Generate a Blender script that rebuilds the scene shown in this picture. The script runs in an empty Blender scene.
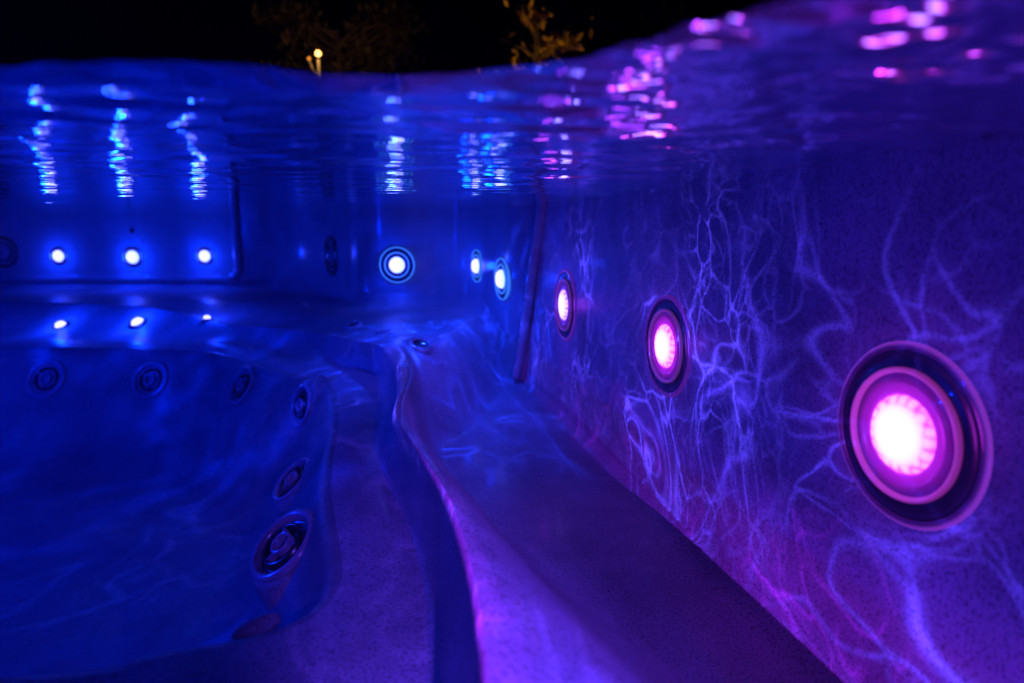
import bpy, bmesh, math, random
from mathutils import Vector, Matrix, noise
from mathutils.bvhtree import BVHTree
random.seed(7)
S = bpy.context.scene
COL = S.collection
R = math.radians
# ------------------------------------------------------------------ camera
FPX, W_, H_ = 640.0, 1024.0, 683.0
PITCH = R(9.8)
EYE = Vector((0, 0, -0.05))
cam = bpy.data.cameras.new('camera'); camo = bpy.data.objects.new('camera', cam); COL.objects.link(camo)
cam.sensor_width = 36; cam.lens = FPX * 36 / W_
cam.clip_start = 0.005; cam.clip_end = 500
camo.location = EYE; camo.rotation_euler = (R(90) - PITCH, 0, 0)
cam.dof.use_dof = True; cam.dof.focus_distance = 0.72; cam.dof.aperture_fstop = 4.8
cam.dof.aperture_blades = 0
S.camera = camo
def ray(px, py):
    dx = px - W_/2; dy = H_/2 - py
    return Vector((dx, FPX*math.cos(PITCH) + dy*math.sin(PITCH), -FPX*math.sin(PITCH) + dy*math.cos(PITCH)))
def at(px, py, zo):                 # the point zo below eye level seen in that direction
    d = ray(px, py); t = -zo / d.z
    return (d.x*t, d.y*t, zo)

# ------------------------------------------------------------------ helpers
def tag(o, label=None, cat=None, group=None, kind=None):
    if label: o['label'] = label
    if cat: o['category'] = cat
    if group: o['group'] = group
    if kind: o['kind'] = kind
    return o
def empty(name, loc=(0, 0, 0), rot=None):
    o = bpy.data.objects.new(name, None); COL.objects.link(o); o.empty_display_size = .05
    o.location = loc
    if rot is not None:
        o.rotation_mode = 'QUATERNION'; o.rotation_quaternion = rot
    return o
def obj(name, verts, faces, m, parent=None, smooth=True):
    me = bpy.data.meshes.new(name); me.from_pydata([tuple(v) for v in verts], [], faces); me.update()
    if smooth: me.polygons.foreach_set('use_smooth', [True]*len(me.polygons))
    o = bpy.data.objects.new(name, me); COL.objects.link(o)
    if m: me.materials.append(m)
    if parent: o.parent = parent
    return o
def cr(pts, n):                     # Catmull-Rom through control points, n steps per span
    out = []
    P = [Vector(p) for p in pts]
    for i in range(len(P)-1):
        p0 = P[max(i-1, 0)]; p1 = P[i]; p2 = P[i+1]; p3 = P[min(i+2, len(P)-1)]
        for k in range(n):
            t = k/n
            out.append(.5*((2*p1) + (p2-p0)*t + (2*p0-5*p1+4*p2-p3)*t*t + (3*p1-p0-3*p2+p3)*t**3))
    out.append(P[-1]); return out
def sm(a, b, x):
    t = min(1, max(0, (x-a)/(b-a))); return t*t*(3-2*t)
def grid(rows):
    n = len(rows[0]); v = [p for r in rows for p in r]; f = []
    for j in range(len(rows)-1):
        for i in range(n-1):
            f.append((j*n+i, j*n+i+1, (j+1)*n+i+1, (j+1)*n+i))
    return v, f
def lathe(profile, seg=64):         # profile (r, z) -> verts, faces, axis +Z
    v = []; f = []
    n = len(profile)
    for k in range(seg):
        a = 2*math.pi*k/seg
        for r, z in profile: v.append((r*math.cos(a), r*math.sin(a), z))
    for k in range(seg):
        k2 = (k+1) % seg
        for i in range(n-1):
            f.append((k*n+i, k2*n+i, k2*n+i+1, k*n+i+1))
    return v, f
def tube(path, rad, seg=10, closed=False):
    v = []; f = []; n = len(path)
    for i, p in enumerate(path):
        p = Vector(p)
        a = Vector(path[(i-1) % n] if closed or i else path[i]); b = Vector(path[(i+1) % n] if closed or i < n-1 else path[i])
        t = (b-a).normalized(); u = t.orthogonal().normalized() if abs(t.z) > .95 else t.cross(Vector((0, 0, 1))).normalized()
        w = t.cross(u)
        r = rad(i/(n-1)) if callable(rad) else rad
        for k in range(seg):
            an = 2*math.pi*k/seg; v.append(p + (u*math.cos(an) + w*math.sin(an))*r)
    m = n if closed else n-1
    for i in range(m):
        for k in range(seg):
            i2 = (i+1) % n; k2 = (k+1) % seg
            f.append((i*seg+k, i*seg+k2, i2*seg+k2, i2*seg+k))
    if not closed:
        f.append(tuple(range(seg))[::-1]); f.append(tuple((n-1)*seg+k for k in range(seg)))
    return v, f

# ------------------------------------------------------------------ materials
def mat(name):
    m = bpy.data.materials.new(name); m.use_nodes = True
    nt = m.node_tree; nt.nodes.clear()
    return m, nt, nt.nodes, nt.links
def acrylic(name, base, speck, amt, rough, bump=.25, scale=420, mottle=.25, coat=.3):
    m, nt, N, L = mat(name)
    out = N.new('ShaderNodeOutputMaterial'); b = N.new('ShaderNodeBsdfPrincipled'); L.new(b.outputs[0], out.inputs[0])
    tc = N.new('ShaderNodeTexCoord')
    n1 = N.new('ShaderNodeTexNoise'); n1.inputs['Scale'].default_value = scale; n1.inputs['Detail'].default_value = 3
    L.new(tc.outputs['Object'], n1.inputs['Vector'])
    r1 = N.new('ShaderNodeValToRGB'); r1.color_ramp.elements[0].position = .50; r1.color_ramp.elements[1].position = .64
    r1.color_ramp.elements[0].color = (0, 0, 0, 1); r1.color_ramp.elements[1].color = (amt, amt, amt, 1)
    L.new(n1.outputs['Fac'], r1.inputs[0])
    n2 = N.new('ShaderNodeTexNoise'); n2.inputs['Scale'].default_value = 7; n2.inputs['Detail'].default_value = 8; n2.inputs['Roughness'].default_value = .65
    L.new(tc.outputs['Object'], n2.inputs['Vector'])
    mr = N.new('ShaderNodeMapRange'); mr.inputs[1].default_value = .3; mr.inputs[2].default_value = .7
    mr.inputs[3].default_value = 1-mottle; mr.inputs[4].default_value = 1+mottle*.6; L.new(n2.outputs['Fac'], mr.inputs[0])
    mx = N.new('ShaderNodeMix'); mx.data_type = 'RGBA'; mx.inputs[6].default_value = (*base, 1); mx.inputs[7].default_value = (*speck, 1)
    L.new(r1.outputs[0], mx.inputs[0])
    vm = N.new('ShaderNodeVectorMath'); vm.operation = 'SCALE'; L.new(mx.outputs[2], vm.inputs[0]); L.new(mr.outputs[0], vm.inputs[3])
    L.new(vm.outputs[0], b.inputs['Base Color'])
    rr = N.new('ShaderNodeMapRange'); rr.inputs[3].default_value = rough*.75; rr.inputs[4].default_value = rough*1.35
    L.new(n2.outputs['Fac'], rr.inputs[0]); L.new(rr.outputs[0], b.inputs['Roughness'])
    b.inputs['IOR'].default_value = 1.22; b.inputs['Coat Weight'].default_value = coat; b.inputs['Coat Roughness'].default_value = .12; b.inputs['Coat IOR'].default_value = 1.25
    n3 = N.new('ShaderNodeTexNoise'); n3.inputs['Scale'].default_value = 24; n3.inputs['Detail'].default_value = 4
    L.new(tc.outputs['Object'], n3.inputs['Vector'])
    b1 = N.new('ShaderNodeBump'); b1.inputs['Strength'].default_value = bump; b1.inputs['Distance'].default_value = .0006
    L.new(n1.outputs['Fac'], b1.inputs['Height'])
    b2 = N.new('ShaderNodeBump'); b2.inputs['Strength'].default_value = .35; b2.inputs['Distance'].default_value = .004
    L.new(n3.outputs['Fac'], b2.inputs['Height']); L.new(b1.outputs[0], b2.inputs['Normal'])
    L.new(b2.outputs[0], b.inputs['Normal'])
    return m
def plain(name, col, rough=.4, metal=0, coat=0, var=.15, vs=60):
    m, nt, N, L = mat(name)
    out = N.new('ShaderNodeOutputMaterial'); b = N.new('ShaderNodeBsdfPrincipled'); L.new(b.outputs[0], out.inputs[0])
    tc = N.new('ShaderNodeTexCoord'); n = N.new('ShaderNodeTexNoise'); n.inputs['Scale'].default_value = vs; n.inputs['Detail'].default_value = 4
    L.new(tc.outputs['Object'], n.inputs['Vector'])
    mx = N.new('ShaderNodeMix'); mx.data_type = 'RGBA'
    mx.inputs[6].default_value = (*[c*(1-var) for c in col], 1); mx.inputs[7].default_value = (*[min(1, c*(1+var)) for c in col], 1)
    L.new(n.outputs['Fac'], mx.inputs[0]); L.new(mx.outputs[2], b.inputs['Base Color'])
    b.inputs['Roughness'].default_value = rough; b.inputs['Metallic'].default_value = metal; b.inputs['Coat Weight'].default_value = coat
    return m
def lens_mat(name, core, edge, strength, rad, dots=True):   # lit clear lens: LED dots show at its edge
    m, nt, N, L = mat(name)
    out = N.new('ShaderNodeOutputMaterial'); e = N.new('ShaderNodeEmission'); L.new(e.outputs[0], out.inputs[0])
    tc = N.new('ShaderNodeTexCoord'); sp = N.new('ShaderNodeSeparateXYZ'); L.new(tc.outputs['Object'], sp.inputs[0])
    cb = N.new('ShaderNodeCombineXYZ'); L.new(sp.outputs[0], cb.inputs[0]); L.new(sp.outputs[1], cb.inputs[1])
    ln = N.new('ShaderNodeVectorMath'); ln.operation = 'LENGTH'; L.new(cb.outputs[0], ln.inputs[0])
    d = N.new('ShaderNodeMath'); d.operation = 'DIVIDE'; d.inputs[1].default_value = rad; L.new(ln.outputs['Value'], d.inputs[0])
    v = N.new('ShaderNodeTexVoronoi'); v.inputs['Scale'].default_value = 3.4/rad; v.inputs['Randomness'].default_value = .25; L.new(cb.outputs[0], v.inputs['Vector'])
    vr = N.new('ShaderNodeMapRange'); vr.inputs[1].default_value = .25; vr.inputs[2].default_value = .6; vr.inputs[3].default_value = 1.0; vr.inputs[4].default_value = .22
    L.new(v.outputs['Distance'], vr.inputs[0])
    er = N.new('ShaderNodeMapRange'); er.inputs[1].default_value = .74; er.inputs[2].default_value = .9; L.new(d.outputs[0], er.inputs[0])
    ds = N.new('ShaderNodeMix'); ds.data_type = 'FLOAT'; ds.inputs[2].default_value = 1; L.new(er.outputs[0], ds.inputs[0]); L.new(vr.outputs[0], ds.inputs[3])
    cm = N.new('ShaderNodeMix'); cm.data_type = 'RGBA'; cm.inputs[6].default_value = (*core, 1); cm.inputs[7].default_value = (*edge, 1)
    e2 = N.new('ShaderNodeMapRange'); e2.inputs[1].default_value = .55; e2.inputs[2].default_value = 1.0; L.new(d.outputs[0], e2.inputs[0]); L.new(e2.outputs[0], cm.inputs[0])
    L.new(cm.outputs[2], e.inputs[0])
    if dots:
        ms = N.new('ShaderNodeMath'); ms.operation = 'MULTIPLY'; ms.inputs[1].default_value = strength; L.new(ds.outputs[0], ms.inputs[0]); L.new(ms.outputs[0], e.inputs[1])
    else: e.inputs[1].default_value = strength
    return m

M = {}
M['textured'] = acrylic('textured_acrylic', (.46, .42, .52), (.06, .05, .08), .62, .42, .5, 460, .5, .1)
M['smooth'] = acrylic('smooth_acrylic', (.40, .42, .46), (.25, .26, .3), .3, .2, .08, 300, .25, .5)
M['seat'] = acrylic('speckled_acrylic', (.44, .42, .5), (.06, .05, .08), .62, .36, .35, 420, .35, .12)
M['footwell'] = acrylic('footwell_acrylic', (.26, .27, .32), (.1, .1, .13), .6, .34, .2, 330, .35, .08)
M['lip'] = acrylic('dark_blue_acrylic', (.07, .08, .14), (.03, .03, .05), .4, .15, .1, 300, .3, .8)
M['steel'] = plain('brushed_steel', (.62, .62, .66), .16, 1.0)
M['pinkring'] = plain('clear_plastic_ring', (.75, .6, .75), .2, 0, .6)
def glow(name, col, r0, s0, r1, s1):               # plastic with emission standing in for the lens light on it, graded by radius
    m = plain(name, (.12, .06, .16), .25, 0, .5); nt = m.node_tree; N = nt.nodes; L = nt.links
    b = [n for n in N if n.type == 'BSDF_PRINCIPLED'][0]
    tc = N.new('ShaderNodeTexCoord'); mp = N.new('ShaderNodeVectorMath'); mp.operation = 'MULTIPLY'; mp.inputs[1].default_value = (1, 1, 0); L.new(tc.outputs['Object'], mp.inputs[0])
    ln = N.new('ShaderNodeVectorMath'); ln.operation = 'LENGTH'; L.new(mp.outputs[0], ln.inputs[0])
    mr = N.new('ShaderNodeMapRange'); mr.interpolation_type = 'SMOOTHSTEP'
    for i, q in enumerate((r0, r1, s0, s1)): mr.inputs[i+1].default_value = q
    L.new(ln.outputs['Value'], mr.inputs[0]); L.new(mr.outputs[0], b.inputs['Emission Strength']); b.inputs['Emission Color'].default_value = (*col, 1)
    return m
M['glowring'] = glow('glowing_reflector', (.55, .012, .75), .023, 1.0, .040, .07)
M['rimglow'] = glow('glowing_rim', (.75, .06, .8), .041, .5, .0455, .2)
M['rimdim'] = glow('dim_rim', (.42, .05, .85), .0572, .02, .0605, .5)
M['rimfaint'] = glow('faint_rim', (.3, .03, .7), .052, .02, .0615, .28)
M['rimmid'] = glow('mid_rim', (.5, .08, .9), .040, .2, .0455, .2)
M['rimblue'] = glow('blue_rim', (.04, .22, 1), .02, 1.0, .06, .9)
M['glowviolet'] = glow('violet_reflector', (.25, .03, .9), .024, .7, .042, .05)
M['dark'] = plain('dark_gasket', (.035, .02, .04), .35, 0, .3)
M['black'] = plain('black_plastic', (.012, .012, .016), .3, 0, .4)
M['jetgrey'] = plain('grey_jet_plastic', (.30, .30, .38), .2, 0, .8)
M['lens_mag'] = lens_mat('magenta_lens', (.24, .14, 1), (.62, .06, .9), 8, .025)
M['lens_violet'] = lens_mat('violet_lens', (.17, .14, 1), (.2, .1, 1), 8, .027)
M['lens_blue'] = lens_mat('blue_lens', (.17, .155, 1), (.03, .12, 1), 8, .028, False)
M['bark'] = plain('bark', (.09, .06, .04), .9, 0, 0, .4, 12)
M['leaf'] = plain('leaf', (.07, .05, .018), .6, 0, 0, .5, 3)
M['leaf2'] = plain('yellowing_leaf', (.75, .45, .06), .6, 0, 0, .4, 3)
M['pole'] = plain('painted_pole', (.10, .09, .08), .5)
M['soil'] = plain('night_ground', (.05, .045, .035), .95, 0, 0, .5, 2)

# ------------------------------------------------------------------ the tub: guide curves, index for index
WALLX = lambda y: .345 - .2185*y
T = [(-2.4, 1.86, .205), (-1.4, 1.86, .205), (-1.02, 1.78, .21), (-.76, 1.64, .235), (-.59, 1.54, .23), (-.40, 1.36, .22),
     (-.25, 1.17, .21), at(398, 362, .2), at(401, 385, .2), at(396, 415, .2), at(420, 452, .2), at(450, 500, .2), at(473, 570, .2),
     at(484, 640, .2), at(488, 690, .2), (.002, .1, .2), (.02, -.6, .2)]
B = [(-2.4, 1.73, .28), (-1.4, 1.71, .28), (-1.0, 1.65, .28), (-.77, 1.58, .272), (-.60, 1.49, .268), (-.42, 1.33, .268),
     at(372, 374, .275), at(380, 392, .28), at(378, 420, .28), at(376, 450, .28), at(392, 490, .28), at(412, 530, .28), at(428, 590, .28),
     at(433, 650, .28), at(431, 700, .28), (-.045, .12, .28), (-.02, -.6, .28), (-1.0, -.6, .28), (-2.4, -.6, .28)]
RM = [(-2.4, 1.60, .285), (-1.4, 1.585, .285), (-.98, 1.56, .285), (-.76, 1.52, .285), (-.62, 1.44, .285), (-.45, 1.275, .285),
      at(330, 385, .285), at(338, 405, .285), at(338, 430, .285), at(333, 460, .285), at(331, 490, .285), at(337, 530, .285), at(342, 572, .285),
      at(325, 607, .285), at(270, 636, .285), at(150, 660, .285), at(0, 683, .285), (-.9, .33, .285), (-2.4, .33, .285)]
WB = [(-2.4, 2.2), (-1.45, 2.2), (-1.1, 2.2), (-.78, 2.2), (-.58, 2.03), (-.43, 1.78), (-.31, 1.72), (-.19, 1.74), (-.10, 1.68),
      (-.035, 1.50), (.010, 1.44), (WALLX(1.1), 1.1), (WALLX(.75), .75), (WALLX(.5), .5), (WALLX(.35), .35), (WALLX(.1), .1), (WALLX(-.6), -.6)]
WT = list(WB); WT[10] = (.064, 1.285); WT[9] = (-.005, 1.40); WT[11] = (WALLX(1.05), 1.05)
NS = 14
def C3(pts): return cr([(p[0], p[1], EYE.z - p[2]) for p in pts], NS)
Tc, Bc, Rc = C3(T), C3(B), C3(RM)
def wcurve(pts):
    k = 10                                        # a crisp arris where the side wall starts
    a = cr([(p[0], p[1], 0) for p in pts[:k+1]], NS); b = cr([(p[0], p[1], 0) for p in pts[k:]], NS)
    return a[:-1] + b
WBc, WTc = wcurve(WB), wcurve(WT)
nT = len(Tc)
# straighten the side wall exactly onto its plane
for L_ in (WBc, WTc):
    for i in range(10*NS, nT): L_[i].x = WALLX(L_[i].y)
tub = empty('hot_tub', (0, .8, -.65))
tag(tub, 'moulded speckled acrylic hot tub shell seen from under the water, glowing blue and violet', 'hot tub')
tub_inv = Matrix.Translation((0, -.8, .65))
def tpart(name, v, f, m):
    return obj(name, [Vector(p) - Vector((0, .8, -.65)) for p in v], f, m, tub)
ZL, ZC = -.25, -.395
def ledge_z(i, u, p):
    """height of the moulded ledge between the step edge (u=0) and the wall (u=1)"""
    e = Tc[i]
    top = e.z + (ZL - e.z)*sm(0, .4, u)
    d = (Vector((p.x, p.y)) - Vector((e.x, e.y))).length
    front = sm(1.24, .98, p.y - .42*sm(.26, .02, WALLX(p.y)-p.x))    # front slope of the corner seat, sweeping back along the side wall
    gq = sm(.62, .92, e.y); right = sm(.07*gq, .23 + .07*gq, d)                       # the ledge falls away behind its narrow crest
    z = top + (ZC - top)*right*front
    z -= .014*math.exp(-((p.x+.2)**2/.02 + (p.y-1.4)**2/.02))      # seat dish
    return z
rows = []
NU = 46
for j in range(NU+1):
    u = j/NU; row = []
    for i in range(nT):
        a = Tc[i]; w = WBc[i]
        p = Vector((a.x + (w.x-a.x)*u, a.y + (w.y-a.y)*u, 0))
        p.z = ledge_z(i, u, p)
        dw = (Vector((w.x, w.y)) - Vector((p.x, p.y))).length
        if i < 9*NS:                              # cove up into the rear walls
            p.z += .035*max(0, 1-dw/.05)**2
        elif i > 10*NS: p.z += .016*max(0, 1-dw/.028)**2
        row.append(p)
    rows.append(row)
base_row = [p.copy() for p in rows[-1]]
tpart('ledge', *grid(rows), M['seat'])
# riser between ledge and seat: rounded crest, soft foot
rows = []
prof = [(0, 0), (.03, .02), (.10, .10), (.22, .28), (.40, .52), (.60, .74), (.80, .90), (1.0, .97), (1.25, 1.0)]
for hu, dz in prof:
    row = []
    for i in range(nT):
        a = Tc[i]; b = Bc[i]
        row.append(Vector((a.x + (b.x-a.x)*hu, a.y + (b.y-a.y)*hu, a.z + (b.z-a.z)*dz - (.0005 if hu == 1.25 else 0))))
    rows.append(row)
tpart('step_riser', *grid(rows), M['seat'])
# seat band from the riser foot to the footwell rim (and the platform behind the camera)
rows = []
for j in range(15):
    u = j/14; row = []
    for i in range(len(Bc)):
        b = Bc[i]; r = Rc[i]; p = b.lerp(r, u)
        p.z = b.z + (r.z-b.z)*u + .004*math.sin(math.pi*u)
        row.append(p)
    rows.append(row)
tpart('seat', *grid(rows), M['seat'])
# footwell: lip, wall, cove, floor
nR = len(Rc)
inw = []
for i in range(nR):
    a = Rc[max(0, i-3)]; b = Rc[min(nR-1, i+3)]; t = (b-a); t.z = 0; t.normalize()
    inw.append(Vector((t.y, -t.x, 0)))             # to the right of travel = into the well
prof = [(0, 0), (.006, -.0008), (.012, -.004), (.018, -.012), (.024, -.022), (.046, -.06), (.072, -.11), (.092, -.155), (.115, -.195), (.145, -.222), (.18, -.238), (.23, -.242)]
rows = []
for o_, dz in prof:
    rows.append([Rc[i] + inw[i]*o_ + Vector((0, 0, dz)) for i in range(nR)])
last = rows[-1]
for q in (.15, .3, .45, .6, .75, .9, 1.0):
    row = []
    for p in last:
        c = Vector((min(p.x, -.62), .95, p.z))
        v = p.lerp(c, q); v.z = p.z - .015*q + .012*noise.noise(Vector((v.x*4, v.y*4, 0)))*q; row.append(v)
    rows.append(row)
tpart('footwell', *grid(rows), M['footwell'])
# walls
def wallrows(i0, i1, zb=None):
    rows = []
    for q in [0, .04, .1, .2, .35, .5, .65, .8, 1.0]:
        row = []
        for i in range(i0, i1):
            b = base_row[i]; z0 = b.z - .002; z = z0 + (.10-z0)*q
            k = min(1, max(0, (z - z0)/(0 - z0)))
            a = WBc[i]; c = WTc[i]
            row.append(Vector((a.x + (c.x-a.x)*k, a.y + (c.y-a.y)*k, z)))
        rows.append(row)
    return rows
back = wallrows(0, 10*NS+1); side = wallrows(10*NS, nT)
bv, bf = grid(back); tpart('rear_wall', bv, bf, M['smooth'])
# finer side wall
sv, sf = grid(side); tpart('side_wall', sv, sf, M['textured'])
# remaining walls off to the left and behind the camera
def quadwall(name, a, b, z0, z1, m):
    rows = [[Vector((a[0] + (b[0]-a[0])*k/12, a[1] + (b[1]-a[1])*k/12, z0 + (z1-z0)*q/6)) for k in range(13)] for q in range(7)]
    return tpart(name, *grid(rows), m)
quadwall('end_wall', (-2.4, 2.2), (-2.4, -.6), -.62, .10, M['smooth'])
quadwall('near_wall', (-2.4, -.6), (WALLX(-.6), -.6), -.62, .10, M['smooth'])
# coping round the top
cp = [Vector((p.x, p.y, .10)) for p in WTc] + [Vector((-2.4, -.6, .10))]
cpo = []
for i, p in enumerate(cp):
    a = cp[max(0, i-2)]; b = cp[min(len(cp)-1, i+2)]; t = (b-a).normalized(); cpo.append(p + Vector((-t.y, t.x, 0))*.22)
rows = [[p for p in cp], [p.lerp(q, .08)+Vector((0, 0, .02)) for p, q in zip(cp, cpo)], [p.lerp(q, .2)+Vector((0, 0, .028)) for p, q in zip(cp, cpo)],
        [p.lerp(q, .9)+Vector((0, 0, .022)) for p, q in zip(cp, cpo)], [q.copy() for q in cpo], [q+Vector((0, 0, -.7)) for q in cpo]]
tpart('coping', *grid(rows), M['smooth'])
# raised lamp panel on the rear wall (rounded lower corner)
def rrect(x0, x1, z0, z1, r, n=10):
    pts = []
    for cx, cz, a0 in ((x1-r, z0+r, -90), (x1-r, z1-r, 0), (x0+r, z1-r, 90), (x0+r, z0+r, 180)):
        for k in range(n+1):
            a = R(a0 + 90*k/n); pts.append((cx + r*math.cos(a), cz + r*math.sin(a)))
    return pts
loops = []
for inset, y in ((0, 2.205), (0, 2.192), (.003, 2.186), (.009, 2.184), (.016, 2.187), (.022, 2.193), (.03, 2.196)):
    loops.append([Vector((x, y, z)) for x, z in rrect(-2.1+inset, -.925-inset, -.222+inset, .05-inset, .05-inset)])
v = [p for l in loops for p in l]; n = len(loops[0]); f = []
for j in range(len(loops)-1):
    for i in range(n): f.append((j*n+i, j*n+(i+1) % n, (j+1)*n+(i+1) % n, (j+1)*n+i))
f.append(tuple((len(loops)-1)*n+i for i in range(n)))
tpart('lamp_panel', v, f, M['smooth'])
# short moulded rib on the near lip of the footwell
rp = [Vector(at(x, y, .295)) for x, y in ((232, 641), (245, 637), (258, 632), (270, 626), (281, 621))]
rp = [Vector((p.x, p.y, -.05-.292)) for p in rp]
tpart('grip_rib', *tube(cr(rp, 4), lambda t: .0075*math.sqrt(max(.02, 1-(2*t-1)**2*.98)), 12), M['footwell'])

# everything fixed to the shell is set on it by casting onto the real surfaces
bpy.context.view_layer.update()
av, af = [], []
for o in tub.children:
    if o.name in ('rear_wall', 'side_wall', 'step_riser', 'footwell', 'ledge', 'lamp_panel', 'seat'):
        b0 = len(av); av += [v.co + Vector((0, .8, -.65)) for v in o.data.vertices]; af += [tuple(b0+i for i in p.vertices) for p in o.data.polygons]
BV = BVHTree.FromPolygons(av, af)
def hit(px, py):
    d = ray(px, py).normalized(); loc, nrm, _, _ = BV.ray_cast(EYE, d)
    if nrm.dot(d) > 0: nrm = -nrm
    return loc, nrm
lipv = []
for y in range(170, 386, 12):                      # follows the true arris, found between the two walls
    z_ = None
    for k in range(200):
        kk = -.15 + 1.2*k/199; p_ = Vector((.064 - .054*kk, 1.285 + .155*kk, -.39*kk))
        d_ = p_ - EYE; v_ = d_.z*math.cos(PITCH) + d_.y*math.sin(PITCH); w_ = d_.y*math.cos(PITCH) - d_.z*math.sin(PITCH)
        py_ = H_/2 - FPX*v_/w_
        if z_ is None or abs(py_-y) < z_[0]: z_ = (abs(py_-y), p_, H_, W_/2 + FPX*d_.x/w_)
    l_ = hit(z_[3], y)[0]; lipv.append(l_ + Vector((-.001, -.004, 0)))
sm_ = [sum((lipv[max(0, min(len(lipv)-1, i+k))] for k in range(-3, 4)), Vector())/7 for i in range(len(lipv))]
sm_[0] = lipv[0]; sm_[-1] = lipv[-1] + Vector((-.004, -.004, -.006))
lipv = sm_
tpart('corner_moulding', *tube(cr(lipv, 10), lambda t: .015 - .006*t, 28), M['smooth'])
def frame(nrm):                                    # local +Z = out of the wall, local +Y up
    z = nrm.normalized(); x = Vector((0, 0, 1)).cross(z)
    x = Vector((1, 0, 0)) if x.length < .1 else x.normalized()
    y = z.cross(x); return Matrix((x, y, z)).transposed().to_quaternion()

# ------------------------------------------------------------------ lamps
def lamp(px, py, r, kind, label, group, energy, color, flat=1.0, spot=None, nrm=None, off=.05):
    loc, n = hit(px, py)
    if nrm: n = Vector(nrm).normalized()
    t = empty('underwater_lamp', loc, frame(n)); tag(t, label, 'lamp', group)
    s = r
    if kind in ('magenta', 'mid', 'violet'):
        ring = [(1.045*s, -.004), (1.045*s, .0002), (1.03*s, .0014), (1.0*s, .002), (.96*s, .0026), (.945*s, .001), (.94*s, -.004)]
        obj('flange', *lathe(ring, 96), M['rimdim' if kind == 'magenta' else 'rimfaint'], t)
        obj('gasket', *lathe([(.95*s, .0006), (.92*s, .0022), (.90*s, .0008), (.86*s, .0014), (.78*s, .0006), (.755*s, .002), (.72*s, -.003)], 96), M['dark'], t)
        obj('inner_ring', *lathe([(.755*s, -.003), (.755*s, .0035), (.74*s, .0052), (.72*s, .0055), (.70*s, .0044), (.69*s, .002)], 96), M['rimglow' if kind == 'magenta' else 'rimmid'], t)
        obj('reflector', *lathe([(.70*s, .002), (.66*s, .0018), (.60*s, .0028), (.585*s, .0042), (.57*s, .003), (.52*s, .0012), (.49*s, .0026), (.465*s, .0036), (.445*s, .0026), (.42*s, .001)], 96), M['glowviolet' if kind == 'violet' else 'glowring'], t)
        lr = .44*s
        pr = [(lr, .001), (lr*.985, .0035), (lr*.93, .005), (lr*.7, .0068), (lr*.4, .0078), (lr*.15, .0082), (.0001, .0082)]
        obj('lens', *lathe(pr, 64), M['lens_violet' if kind == 'violet' else 'lens_mag'], t)
    else:
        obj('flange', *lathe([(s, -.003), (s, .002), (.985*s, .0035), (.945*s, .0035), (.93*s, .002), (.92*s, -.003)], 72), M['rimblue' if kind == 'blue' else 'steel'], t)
        obj('gasket', *lathe([(.93*s, .001), (.8*s, .0014), (.40*s, .0012)], 72), M['dark'], t)
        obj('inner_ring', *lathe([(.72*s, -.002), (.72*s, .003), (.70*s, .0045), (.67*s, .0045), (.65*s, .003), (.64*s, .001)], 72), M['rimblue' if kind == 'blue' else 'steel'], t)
        lr = .43*s if kind == 'blue' else .62*s
        obj('lens', *lathe([(lr*1.08, -.001), (lr*1.05, .001), (lr*1.0, .005), (lr*.8, .0105), (lr*.45, .0125), (.0001, .013)], 48), M['lens_blue'], t)
    ld = bpy.data.lights.new('lamp_light', 'SPOT' if spot else 'POINT'); ld.energy = energy; ld.color = color; ld.shadow_soft_size = .010
    if spot: ld.spot_size = R(spot); ld.spot_blend = .8
    lo = bpy.data.objects.new('lamp_light', ld); COL.objects.link(lo); lo.parent = t
    lo.location = (0, 0, .03); lo.rotation_euler = (math.pi, 0, 0)
    if kind in ('magenta', 'mid', 'violet'):
        ld = bpy.data.lights.new('lamp_spill', 'POINT'); ld.energy = .06 if kind == 'magenta' else .06; ld.color = (.62, .03, .9) if kind == 'magenta' else (.4, .04, .95); ld.shadow_soft_size = .012
        lo = bpy.data.objects.new('lamp_spill', ld); COL.objects.link(lo); lo.parent = t; lo.location = (0, 0, .034)
    return t
BLUE = (.001, .032, 1.0); VIO = (.13, .035, 1.0); MAG = (.42, .02, .9)
side_n = Vector((-1, -.2185, 0)).normalized()
GV = 'violet and magenta lamps along the side wall'
lamp(905, 434, .0585, 'magenta', 'largest round lamp, magenta with white core, nearest on the textured side wall', GV, .08, MAG, spot=100)
lamp(667, 346, .058, 'mid', 'mid sized round magenta lamp, second along the textured side wall', GV, .1, (.25, .03, 1.0), spot=100)
lamp(565, 305, .0625, 'violet', 'narrow looking violet white lamp on the side wall beside the slanted corner', GV, .5, VIO, spot=110)
GB = 'blue lamps in the corner seat'
lamp(502, 279, .048, 'blue', 'tall oval looking blue lamp with two bright rings, right of the corner seat', GB, .3, BLUE)
lamp(477, 266, .042, 'blue', 'thin sliver of a blue lamp on the curved wall of the corner seat', GB, .22, BLUE)
lamp(397, 265, .048, 'blue', 'round blue white lamp facing the camera above the corner seat', GB, .4, BLUE)
GP = 'blue lamps on the rear panel'
lamp(59, 256, .030, 'panel', 'leftmost blue lamp on the rounded rear panel', GP, .5, BLUE)
lamp(133, 257, .034, 'panel', 'middle and brightest blue lamp on the rounded rear panel', GP, .7, BLUE)
lamp(205, 256, .030, 'panel', 'blue lamp nearest the rounded right end of the rear panel', GP, .5, BLUE)
GR = 'small blue lamps in the step below the rear panel'
lamp(61, 326, .022, 'panel', 'small blue lamp in the step, below the leftmost panel lamp', GR, .7, BLUE)
lamp(138, 323, .025, 'panel', 'bright blue lamp in the step, below the middle panel lamp', GR, .9, BLUE)
lamp(207, 320, .015, 'panel', 'smallest blue lamp, at the right end of the step', GR, .4, BLUE)

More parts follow.
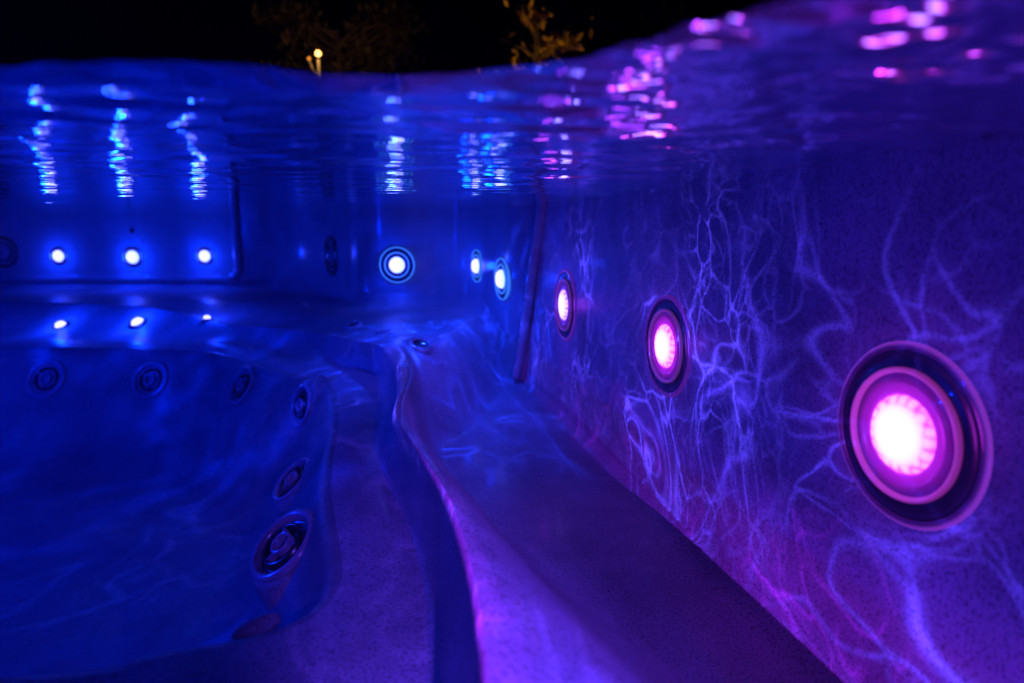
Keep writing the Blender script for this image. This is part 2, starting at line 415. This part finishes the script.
# ------------------------------------------------------------------ water jets
def jet(px, py, r, label, group, nrm=None, off=.002, skirt=.006, dark=False):
    loc, n = hit(px, py)
    if nrm: n = Vector(nrm).normalized()
    t = empty('water_jet', loc + n*off, frame(n)); em = M['black'] if dark else M['jetgrey']; tag(t, label, 'jet', group)
    s = r
    if skirt > .01: obj('boss', *lathe([(s*1.55, -skirt*1.3), (s*1.42, -skirt*.8), (s*1.28, -skirt*.38), (s*1.15, -skirt*.1), (s*1.04, 0), (s*.9, .0005)], 64), M['footwell'], t)
    obj('escutcheon', *lathe([(s, -.006), (s*1.0, .002), (.97*s, .005), (.90*s, .0065), (.82*s, .005), (.78*s, .001), (.74*s, -.003)], 64), em, t)
    obj('bowl', *lathe([(.76*s, -.002), (.7*s, -.004), (.62*s, -.003), (.6*s, .003), (.55*s, .005), (.5*s, .003), (.46*s, -.004), (.3*s, -.0055), (.001, -.006)], 64), M['black'], t)
    # directional nozzle: ring, three vanes and a hub
    v, f = lathe([(.30*s, -.004), (.31*s, .006), (.27*s, .008), (.22*s, .006), (.20*s, -.002)], 32)
    obj('nozzle', v, f, M['jetgrey'], t)
    for k in range(3):
        v = []; f = []
        a = R(120*k + 25); c, s_ = math.cos(a), math.sin(a)
        bx = [(x, y, z) for x in (.28*s, .56*s) for y in (-.035*s, .035*s) for z in (-.004, .0035)]
        b0 = len(v); v += [(x*c-y*s_, x*s_+y*c, z) for x, y, z in bx]
        f += [tuple(b0+i for i in q) for q in ((0, 1, 3, 2), (4, 6, 7, 5), (0, 4, 5, 1), (2, 3, 7, 6), (0, 2, 6, 4), (1, 5, 7, 3))]
        obj('vane', v, f, M['jetgrey'], t, smooth=False)
    return t
GJ = 'unlit jets round the footwell wall'
jet(47, 379, .049, 'unlit round jet, leftmost on the far footwell wall', GJ)
jet(151, 380, .047, 'unlit round jet in the middle of the far footwell wall', GJ)
jet(243, 386, .045, 'unlit oval looking jet where the footwell wall starts to curve', GJ)
jet(304, 406, .042, 'narrow unlit jet on the curve of the footwell wall', GJ, (-.75, -.6, .3), .004, .02)
jet(297, 483, .040, 'unlit jet second from the camera on the footwell side wall', GJ, (-.6, -.35, .72), .008, .03)
jet(293, 552, .042, 'largest unlit jet with raised rings, low on the near footwell wall', GJ, (-.5, -.42, .77), .014, .045)
GD = 'dark jets on the rear wall'
jet(332, 256, .062, 'dark unlit jet on the angled rear wall, left of the round blue lamp', GD, dark=True)
jet(3, 252, .055, 'dark unlit jet at the left end of the lamp panel', GD, dark=True)
def air_hole(px, py, r, label):
    loc, n = hit(px, py)
    t = empty('air_injector', loc + n*.0015, frame(n)); tag(t, label, 'air jet', 'air injectors in the corner seat')
    obj('cap', *lathe([(r, -.003), (r, .001), (.9*r, .0028), (.6*r, .0032), (.55*r, .0005)], 40), M['jetgrey'], t)
    obj('hole', *lathe([(.57*r, .001), (.4*r, -.001), (.0005, -.0012)], 40), M['black'], t)
air_hole(352, 326, .022, 'flat air injector at the far left of the corner seat')
air_hole(385, 333, .020, 'flat air injector in the corner seat under the round blue lamp')
air_hole(420, 345, .026, 'larger flat air injector in the middle of the corner seat')
loc, n = hit(132, 231)
t = empty('screw_cap', loc+n*.001, frame(n)); tag(t, 'tiny dark screw cap above the middle panel lamp', 'screw cap')
obj('cap', *lathe([(.008, -.002), (.008, .001), (.006, .0025), (.0001, .003)], 24), M['black'], t)

# ------------------------------------------------------------------ water
wm, nt, N, L = mat('water_surface')
out = N.new('ShaderNodeOutputMaterial'); g = N.new('ShaderNodeBsdfGlass'); g.inputs['IOR'].default_value = 1.333; g.inputs['Roughness'].default_value = .0
g.inputs['Color'].default_value = (1, 1, 1, 1)
L.new(g.outputs[0], out.inputs[0])
tc = N.new('ShaderNodeTexCoord'); n1 = N.new('ShaderNodeTexNoise'); n1.inputs['Scale'].default_value = 26; n1.inputs['Detail'].default_value = 4; n1.inputs['Distortion'].default_value = .4
L.new(tc.outputs['Object'], n1.inputs['Vector'])
bp = N.new('ShaderNodeBump'); bp.inputs['Strength'].default_value = .28; bp.inputs['Distance'].default_value = .0016; L.new(n1.outputs['Fac'], bp.inputs['Height'])
L.new(bp.outputs[0], g.inputs['Normal'])
def wave(x, y, fade=1):
    r = math.hypot(x, y); near = math.exp(-((r-.1)/.28)**2) if r > .1 else 1
    q = Vector((x, y, 3.1))
    wv = Vector((noise.noise(q*5), noise.noise(q*5+Vector((9, 3, 1))), 0))*.03
    q = q + wv
    midr = sm(.2, .34, r)*sm(1.35, .6, r)
    z = .0016*noise.noise(Vector((q.x*6, q.y*12, 0))) + .0010*noise.noise(Vector((q.x*12, q.y*28, 4)))
    hf = .3 + .7*sm(-.06, .08, x)
    z += (.0002+.0008*near*hf)*noise.noise(Vector((q.x*32, q.y*66, 8))) + .0007*near*hf*noise.noise(Vector((q.x*75, q.y*140, 2)))
    z *= .38 + .9*near + .5*sm(1.2, .5, r)
    z += fade*near*(.010*noise.noise(Vector((q.x*4.5, q.y*9, 1.7))) + (.003+.004*sm(-.05, .1, x))*(1-abs(noise.noise(Vector((q.x*8, q.y*22, 5))))*2))
    z += midr*(.0016*noise.noise(Vector((q.x*13, q.y*36, 11))) + .00045*noise.noise(Vector((q.x*32, q.y*82, 15))))*(.75 + .75*sm(-.1, .1, x))
    return z
sil = [(-140, 74), (0, 70), (60, 66), (120, 63), (190, 65), (260, 70), (310, 77), (380, 79), (440, 78), (512, 74), (570, 64), (640, 47), (700, 30), (760, 16), (850, 0), (960, -22), (1200, -60)]
def edge_r(th):                                    # radius of the opening the camera housing leaves in the surface
    pts = []
    for x, y in sil:
        d = ray(x, y); t = .052/d.z; pts.append((math.atan2(d.x, d.y), math.hypot(d.x*t, d.y*t)))
    if th <= pts[0][0]: return pts[0][1]
    if th >= pts[-1][0]: return pts[-1][1]
    for a, b in zip(pts, pts[1:]):
        if a[0] <= th <= b[0]:
            k = (th-a[0])/(b[0]-a[0]); k = k*k*(3-2*k); return a[1] + (b[1]-a[1])*k
poly = [(p.x, p.y) for p in WTc] + [(-2.4, -.6)]
def reach(th):
    dx, dy = math.sin(th), math.cos(th); best = 9
    for (x1, y1), (x2, y2) in zip(poly, poly[1:]+poly[:1]):
        ex, ey = x2-x1, y2-y1; den = dx*ey - dy*ex
        if abs(den) < 1e-9: continue
        t = (x1*ey - y1*ex)/den; s = (x1*dy - y1*dx)/den
        if t > 0 and -1e-6 <= s <= 1+1e-6: best = min(best, t)
    return best + .004
NTH, NR = 700, 360
ths = [R(-48) + R(96)*k/(NTH-1) for k in range(NTH)]
extra = 90
ths += [R(48) + R(264)*k/(extra+1) for k in range(1, extra+1)]
v = []; f = []
for th in ths:
    w = th if th <= math.pi else th - 2*math.pi
    r0, r1 = edge_r(w), reach(th)
    for j in range(NR+1):
        q = j/NR; r = r0*(r1/r0)**q
        x, y = r*math.sin(th), r*math.cos(th)
        z = wave(x, y, .12 + .88*sm(0, .09, r-r0)) + .003*math.exp(-(r-r0)/.02)
        v.append((x, y, z))
n = NR+1; K = len(ths)
for k in range(K):
    k2 = (k+1) % K
    for j in range(NR): f.append((k*n+j, k*n+j+1, k2*n+j+1, k2*n+j))
wo = obj('water_surface', v, f, wm); tag(wo, kind='structure')
me = wo.data
if me.polygons[0].normal.z < 0: me.flip_normals()
# faint haze in the body of the water
hm, nt, N, L = mat('water_haze')
out = N.new('ShaderNodeOutputMaterial'); vs = N.new('ShaderNodeVolumeScatter'); va = N.new('ShaderNodeVolumeAbsorption'); ad = N.new('ShaderNodeAddShader')
vs.inputs['Color'].default_value = (.55, .6, 1, 1); vs.inputs['Density'].default_value = .03; vs.inputs['Anisotropy'].default_value = .55
va.inputs['Color'].default_value = (.3, .55, 1, 1); va.inputs['Density'].default_value = .18
L.new(vs.outputs[0], ad.inputs[0]); L.new(va.outputs[0], ad.inputs[1]); L.new(ad.outputs[0], out.inputs['Volume'])
HAZE = True
if HAZE:
    bv_ = [(x, y, z) for x in (-2.395, .48) for y in (-.595, 2.19) for z in (-.7, -.012)]
    bo = obj('water', bv_, [(0, 1, 3, 2), (4, 6, 7, 5), (0, 4, 5, 1), (2, 3, 7, 6), (0, 2, 6, 4), (1, 5, 7, 3)], hm, smooth=False)
    tag(bo, kind='structure')

# ------------------------------------------------------------------ added unseen lights with a ripple pattern, just under the water surface
def ripple_light(loc, color, energy, n_cut, cut_soft, scale, base, line, seed, size=.002, az=None, cone=None):
    ld = bpy.data.lights.new('rippled_light', 'SPOT' if cone else 'POINT')
    if cone: ld.spot_size = R(cone); ld.spot_blend = 1
    ld.energy = energy; ld.color = color; ld.shadow_soft_size = size
    ld.use_nodes = True; nt = ld.node_tree; N = nt.nodes; L = nt.links; N.clear()
    out = N.new('ShaderNodeOutputLight'); e = N.new('ShaderNodeEmission'); L.new(e.outputs[0], out.inputs[0])
    g = N.new('ShaderNodeNewGeometry')
    inc = N.new('ShaderNodeVectorMath'); inc.operation = 'SCALE'; inc.inputs[3].default_value = 1.0; L.new(g.outputs['Incoming'], inc.inputs[0])
    add = N.new('ShaderNodeVectorMath'); add.operation = 'ADD'; add.inputs[1].default_value = (seed, seed*.7, seed*.3); L.new(inc.outputs[0], add.inputs[0])
    wn = N.new('ShaderNodeTexNoise'); wn.inputs['Scale'].default_value = 4.0; wn.inputs['Detail'].default_value = 1; L.new(add.outputs[0], wn.inputs['Vector'])
    wsub = N.new('ShaderNodeVectorMath'); wsub.operation = 'SUBTRACT'; wsub.inputs[1].default_value = (.5, .5, .5); L.new(wn.outputs['Color'], wsub.inputs[0])
    wsc = N.new('ShaderNodeVectorMath'); wsc.operation = 'SCALE'; wsc.inputs[3].default_value = .34; L.new(wsub.outputs[0], wsc.inputs[0])
    w2 = N.new('ShaderNodeVectorMath'); w2.operation = 'ADD'; L.new(add.outputs[0], w2.inputs[0]); L.new(wsc.outputs[0], w2.inputs[1])
    st = N.new('ShaderNodeVectorMath'); st.operation = 'MULTIPLY'; st.inputs[1].default_value = (1, 1, .62); L.new(w2.outputs[0], st.inputs[0])
    tot = None
    def math_(op, x, y=None, y2=None):
        n = N.new('ShaderNodeMath'); n.operation = op
        for k, q in enumerate((x, y, y2)):
            if q is None: continue
            if isinstance(q, (int, float)): n.inputs[k].default_value = q
            else: L.new(q, n.inputs[k])
        return n.outputs[0]
    # folds of light: a branching net plus drifting ridges; each strand swells and thins along its length
    for k_, (kind_, sc_, wd, am, gate) in enumerate((('v', scale*.85, .020, 1.5, 0), ('v', scale*.85, .14, .10, 0), ('v', scale*1.7, .024, 1.1, 1), ('n', scale*.6, .012, .8, 2), ('v', scale*3.2, .045, .5, 3))):
        sh = N.new('ShaderNodeVectorMath'); sh.operation = 'ADD'; sh.inputs[1].default_value = (2.37*gate, 1.71*gate, .91*gate); L.new(st.outputs[0], sh.inputs[0])
        w3 = N.new('ShaderNodeTexNoise'); w3.inputs['Scale'].default_value = sc_*.9; w3.inputs['Detail'].default_value = 2; L.new(sh.outputs[0], w3.inputs['Vector'])
        w4 = N.new('ShaderNodeVectorMath'); w4.operation = 'MULTIPLY_ADD'; w4.inputs[1].default_value = (.7/sc_,)*3; L.new(w3.outputs['Color'], w4.inputs[0]); L.new(sh.outputs[0], w4.inputs[2])
        if kind_ == 'v':
            nz = N.new('ShaderNodeTexVoronoi'); nz.feature = 'DISTANCE_TO_EDGE'; nz.inputs['Scale'].default_value = sc_; L.new(w4.outputs[0], nz.inputs['Vector']); d_ = nz.outputs['Distance']
        else:
            nz = N.new('ShaderNodeTexNoise'); nz.inputs['Scale'].default_value = sc_; nz.inputs['Detail'].default_value = .6; nz.inputs['Distortion'].default_value = .6
            L.new(w4.outputs[0], nz.inputs['Vector']); d_ = math_('ABSOLUTE', math_('SUBTRACT', nz.outputs['Fac'], .5))
        f2 = N.new('ShaderNodeTexNoise'); f2.inputs['Scale'].default_value = sc_*.7; f2.inputs['Detail'].default_value = 1.5
        s2 = N.new('ShaderNodeVectorMath'); s2.operation = 'ADD'; s2.inputs[1].default_value = (gate*1.3+4, 2.1, gate*.7); L.new(st.outputs[0], s2.inputs[0]); L.new(s2.outputs[0], f2.inputs['Vector'])
        wv = N.new('ShaderNodeMapRange'); wv.inputs[1].default_value = .35; wv.inputs[2].default_value = .7; wv.inputs[3].default_value = wd*.6; wv.inputs[4].default_value = wd*2.8; L.new(f2.outputs['Fac'], wv.inputs[0])
        m = math_('SUBTRACT', 1.0, math_('MINIMUM', math_('DIVIDE', d_, wv.outputs[0]), 1.0))
        r2 = N.new('ShaderNodeMapRange'); r2.inputs[1].default_value = .38; r2.inputs[2].default_value = .62; r2.inputs[3].default_value = .0; r2.inputs[4].default_value = am*1.3; L.new(f2.outputs['Fac'], r2.inputs[0])
        t_ = math_('MULTIPLY', math_('POWER', m, 2.2), r2.outputs[0])
        tot = t_ if tot is None else math_('ADD', tot, t_)
    # filaments come and go
    fn = N.new('ShaderNodeTexNoise'); fn.inputs['Scale'].default_value = 4.2; fn.inputs['Detail'].default_value = 2; L.new(st.outputs[0], fn.inputs['Vector'])
    fr = N.new('ShaderNodeMapRange'); fr.inputs[1].default_value = .42; fr.inputs[2].default_value = .60; fr.inputs[3].default_value = .10; L.new(fn.outputs['Fac'], fr.inputs[0])
    fl = N.new('ShaderNodeMath'); fl.operation = 'MULTIPLY'; L.new(tot, fl.inputs[0]); L.new(fr.outputs[0], fl.inputs[1])
    sl = N.new('ShaderNodeMath'); sl.operation = 'MULTIPLY_ADD'; sl.inputs[1].default_value = line; sl.inputs[2].default_value = base; L.new(fl.outputs[0], sl.inputs[0])
    cur = sl.outputs[0]
    for mk in [(n_cut, cut_soft)] + (az or []):
        nc, soft = mk[:2]; of_ = mk[2] if len(mk) > 2 else 0
        dt = N.new('ShaderNodeVectorMath'); dt.operation = 'DOT_PRODUCT'; dt.inputs[1].default_value = nc; L.new(inc.outputs[0], dt.inputs[0])
        c = N.new('ShaderNodeMapRange'); c.interpolation_type = 'SMOOTHSTEP'; c.inputs[1].default_value = of_-soft; c.inputs[2].default_value = of_+soft; L.new(dt.outputs['Value'], c.inputs[0])
        mm = N.new('ShaderNodeMath'); mm.operation = 'MULTIPLY'; L.new(cur, mm.inputs[0]); L.new(c.outputs[0], mm.inputs[1]); cur = mm.outputs[0]
    L.new(cur, e.inputs[1])
    o = bpy.data.objects.new('rippled_light', ld); COL.objects.link(o); o.location = loc
    return o
P0 = Vector((-.42, .12, -.035))
a = Vector((WALLX(.437)-.02, .437, -.395)); b = Vector((WALLX(1.44)-.02, 1.44, -.39))
nc = (a-P0).cross(b-P0).normalized()
if nc.z < 0: nc = -nc
def plane(P, p, q, want):                          # cut-off plane through the added light and two points, open towards `want`
    n = (Vector(p)-P).cross(Vector(q)-P).normalized()
    return tuple(n if n.dot(Vector(want)-P) > 0 else -n)
WP = lambda y, z: Vector((WALLX(y), y, z))
CT, CB = Vector((.064, 1.285, 0)), Vector((.008, 1.445, -.38))
mid = WP(.6, -.2)
ripple_light(P0, (.11, .06, 1.0), 15.0, tuple(nc), .010, 7.0, .13, 4.4, 3.7, size=.0012,
             az=[(plane(P0, WP(.80, 0), WP(.80, -.4), mid), .10), ((0, 0, -1), .20, .13)])
a2 = WP(.437, -.30); b2 = WP(1.44, -.33)
ripple_light(P0 + Vector((.001, 0, 0)), (.40, .02, .9), 32.0, tuple(nc), .010, 8, .5, 1.0, 6.1,
             az=[(plane(P0, a2, b2, a), .08), (plane(P0, CT, CB, mid), .004)])
P2 = Vector((-.66, .66, -.03))
nc3 = plane(P2, a, b, mid)
ripple_light(P2, (.12, .075, 1.0), 27.0, nc3, .012, 12, .20, 4.2, 9.4, size=.0012,
             az=[(plane(P2, CT, CB, mid), .004), (plane(P2, WP(.62, 0), WP(.62, -.4), WP(1.0, -.2)), .18), ((0, 0, -1), .13, .015)])
P1 = Vector((.10, -.02, -.025))
n1_ = plane(P1, (.07, .45, -.33), (-.05, .95, -.33), (-.1, .6, -.33))
n2_ = plane(P1, (-.13, .50, -.335), (-.30, 1.05, -.335), (0, .6, -.25))
ripple_light(P1, (.15, .045, 1.0), 33.0, n1_, .07, 7, .5, 1.1, 1.2, size=.004, az=[(n2_, .10, -.07), ((0, 0, -1), .10, .30)])
ripple_light(Vector((.27, .02, -.03)), (.012, .045, 1.0), 95, (-.6, .8, 0), .25, 9, .35, 1.8, 2.9, size=.003, az=[((0, 0, -1), .06, .12), ((0, 0, 1), .09, -.34), (n2_, .06), (plane(Vector((.27, .02, -.03)), CT, CB, (-.5, 1.3, -.2)), .01)])
ripple_light(Vector((-1.3, .7, -.03)), (.0, .022, 1.0), 48, (0, 0, -1), .3, 8, .42, 1.3, 5.2, size=.02)

ripple_light(Vector((-.17, 1.30, -.03)), (.01, .05, 1.0), 9, (0, 0, -1), .2, 4.5, .35, 2.4, 7.7, size=.002, cone=140)  # added downward spots that brighten the corner seat
ripple_light(Vector((-.33, 1.10, -.03)), (.05, .05, 1.0), 2.5, (0, 0, -1), .2, 4.5, .45, 1.6, 2.2, size=.002, cone=110)

P5 = Vector((.265, .0, -.03))
ripple_light(P5, (.002, .02, 1.0), 3.4, plane(P5, CT, CB, (-.5, 1.3, -.2)), .01, 7, .5, .9, 8.8, size=.003, az=[((0, 0, -1), .1, .25)])

# ------------------------------------------------------------------ night garden
gv, gf = grid([[Vector((x, y, -.75)) for x in (-60, -20, -2.7, 1, 20, 60)] for y in (-40, -5, 10, 60)])
tag(obj('ground', gv, gf, M['soil'], smooth=False), kind='structure')
def dirpos(px, py, dist):
    d = ray(px, py); d = d/math.hypot(d.x, d.y); return EYE + d*dist
hp = dirpos(318, 51, 9.0)
lp = empty('street_lamp', (hp.x, hp.y, -.75)); tag(lp, 'warm glowing lamp on a thin post in the dark garden', 'street lamp')
H = hp.z + .75
obj('post', *lathe([(.05, 0), (.05, .1), (.028, .16), (.02, 1.5), (.016, H-.1), (.0001, H-.09)], 16), M['pole'], lp)
obj('arm', *tube([(0, 0, H-.30), (-.04, 0, H-.28), (-.08, 0, H-.22), (-.115, 0, H-.12)], .008, 8), M['pole'], lp)
m_w, nt, N, L = mat('warm_globe'); out = N.new('ShaderNodeOutputMaterial'); e = N.new('ShaderNodeEmission'); e.inputs[0].default_value = (1, .42, .09, 1); e.inputs[1].default_value = 7; L.new(e.outputs[0], out.inputs[0])
m_w2, nt, N, L = mat('dim_globe'); out = N.new('ShaderNodeOutputMaterial'); e = N.new('ShaderNodeEmission'); e.inputs[0].default_value = (1, .3, .03, 1); e.inputs[1].default_value = 1.2; L.new(e.outputs[0], out.inputs[0])
def ball(r, n=12):
    return [(r*math.sin(math.pi*k/n)+1e-5, -r*math.cos(math.pi*k/n)) for k in range(n+1)]
v, fc = lathe(ball(.036), 20); obj('globe', [(x, y, z+H-.03) for x, y, z in v], fc, m_w, lp)
v, fc = lathe(ball(.022), 16); obj('side_globe', [(x-.12, y, z+H-.09) for x, y, z in v], fc, m_w2, lp)
ld = bpy.data.lights.new('lamp_glow', 'POINT'); ld.energy = 9; ld.color = (1, .5, .12); ld.shadow_soft_size = .06
lo = bpy.data.objects.new('lamp_glow', ld); COL.objects.link(lo); lo.parent = lp; lo.location = (0, -.1, H+.0)
def tree(name, label, base, top, crown, nleaf, leaf, m, seed, lean=0):
    rnd = random.Random(seed)
    t = empty(name, (base[0], base[1], -.75)); tag(t, label, 'tree', 'trees in the dark garden')
    h = top + .75
    V = []; F = []
    def add(vf):
        b0 = len(V); V.extend(vf[0]); F.extend([tuple(b0+i for i in q) for q in vf[1]])
    trunk = [Vector((lean*k/6*k/6 + rnd.uniform(-.04, .04), rnd.uniform(-.04, .04), h*.85*k/6)) for k in range(7)]
    add(tube(trunk, lambda q: .12*(1-q*.8), 8))
    tips = []
    for k in range(26):
        q = rnd.uniform(.45, 1); s = trunk[0].lerp(trunk[-1], q); s.x = lean*(q)**2
        a = rnd.uniform(0, 6.28); l = crown*rnd.uniform(.5, 1.05)
        e = s + Vector((math.cos(a)*l, math.sin(a)*l*.7, rnd.uniform(.1, .6)*l))
        md = s.lerp(e, .5) + Vector((0, 0, .08*l))
        add(tube([s, md, e], lambda t_: .028*(1-.8*t_), 6)); tips += [md, e, s.lerp(e, .75), e+Vector((rnd.uniform(-.2, .2), 0, rnd.uniform(-.1, .3)))]
    obj('trunk', V, F, M['bark'], t)
    V = []; F = []
    for k in range(nleaf):
        c = rnd.choice(tips); p = c + Vector((rnd.gauss(0, .17), rnd.gauss(0, .17), rnd.gauss(0, .14)))*crown*.8
        u = Vector((rnd.gauss(0, 1), rnd.gauss(0, 1), rnd.gauss(0, 1))).normalized(); w = u.orthogonal().normalized()
        s = leaf*rnd.uniform(.6, 1.3); b0 = len(V)
        V += [p-u*s, p+w*s*.4, p+u*s, p-w*s*.4]; F.append((b0, b0+1, b0+2, b0+3))
    obj('crown', V, F, m, t, smooth=False)
    return t
def tb(px, py, d): p = dirpos(px, py, d); return p
p = tb(335, 20, 10.2); tree('broadleaf_tree', 'dim leafy tree glowing orange behind the street lamp', (p.x, p.y), p.z+.5, 1.0, 2600, .07, M['leaf'], 3)
p = tb(700, 10, 11); tree('broadleaf_tree', 'barely lit tree standing right of the yellow branches', (p.x, p.y), p.z+.2, 1.3, 2200, .08, M['leaf'], 9)
p = tb(535, 15, 7.5); tree('slender_tree', 'slender young tree with sparse yellow leaves catching lamplight', (p.x, p.y), p.z+.75, .5, 300, .075, M['leaf2'], 5)

ld = bpy.data.lights.new('added_tree_spot', 'SPOT'); ld.energy = 36; ld.spot_size = R(80); ld.color = (1, .5, .1); ld.shadow_soft_size = .05  # added unseen spot that brightens the yellow-leaved tree
lo = bpy.data.objects.new('added_tree_spot', ld); COL.objects.link(lo); lo.location = (p.x-.4, p.y-1.1, .9); lo.rotation_euler = (R(140), 0, 0)
# ------------------------------------------------------------------ world
w = bpy.data.worlds.new('World'); S.world = w; w.use_nodes = True
nt = w.node_tree; N = nt.nodes; L = nt.links; bg = N['Background']
sk = N.new('ShaderNodeTexSky'); sk.sky_type = 'NISHITA'; sk.sun_disc = False; sk.sun_elevation = R(-8); sk.sun_rotation = R(200)
L.new(sk.outputs[0], bg.inputs[0]); bg.inputs[1].default_value = .0015
# ------------------------------------------------------------------ render settings
S.view_settings.view_transform = 'Standard'; S.view_settings.look = 'None'; S.view_settings.exposure = 0; S.view_settings.gamma = 1
c = S.cycles
c.max_bounces = 8; c.diffuse_bounces = 3; c.glossy_bounces = 4; c.transmission_bounces = 6; c.volume_bounces = 1
c.caustics_reflective = False; c.caustics_refractive = False
c.sample_clamp_indirect = 3; c.blur_glossy = .2
c.use_denoising = True; c.denoiser = 'OPENIMAGEDENOISE'
c.use_light_tree = True
S.render.engine = 'CYCLES'
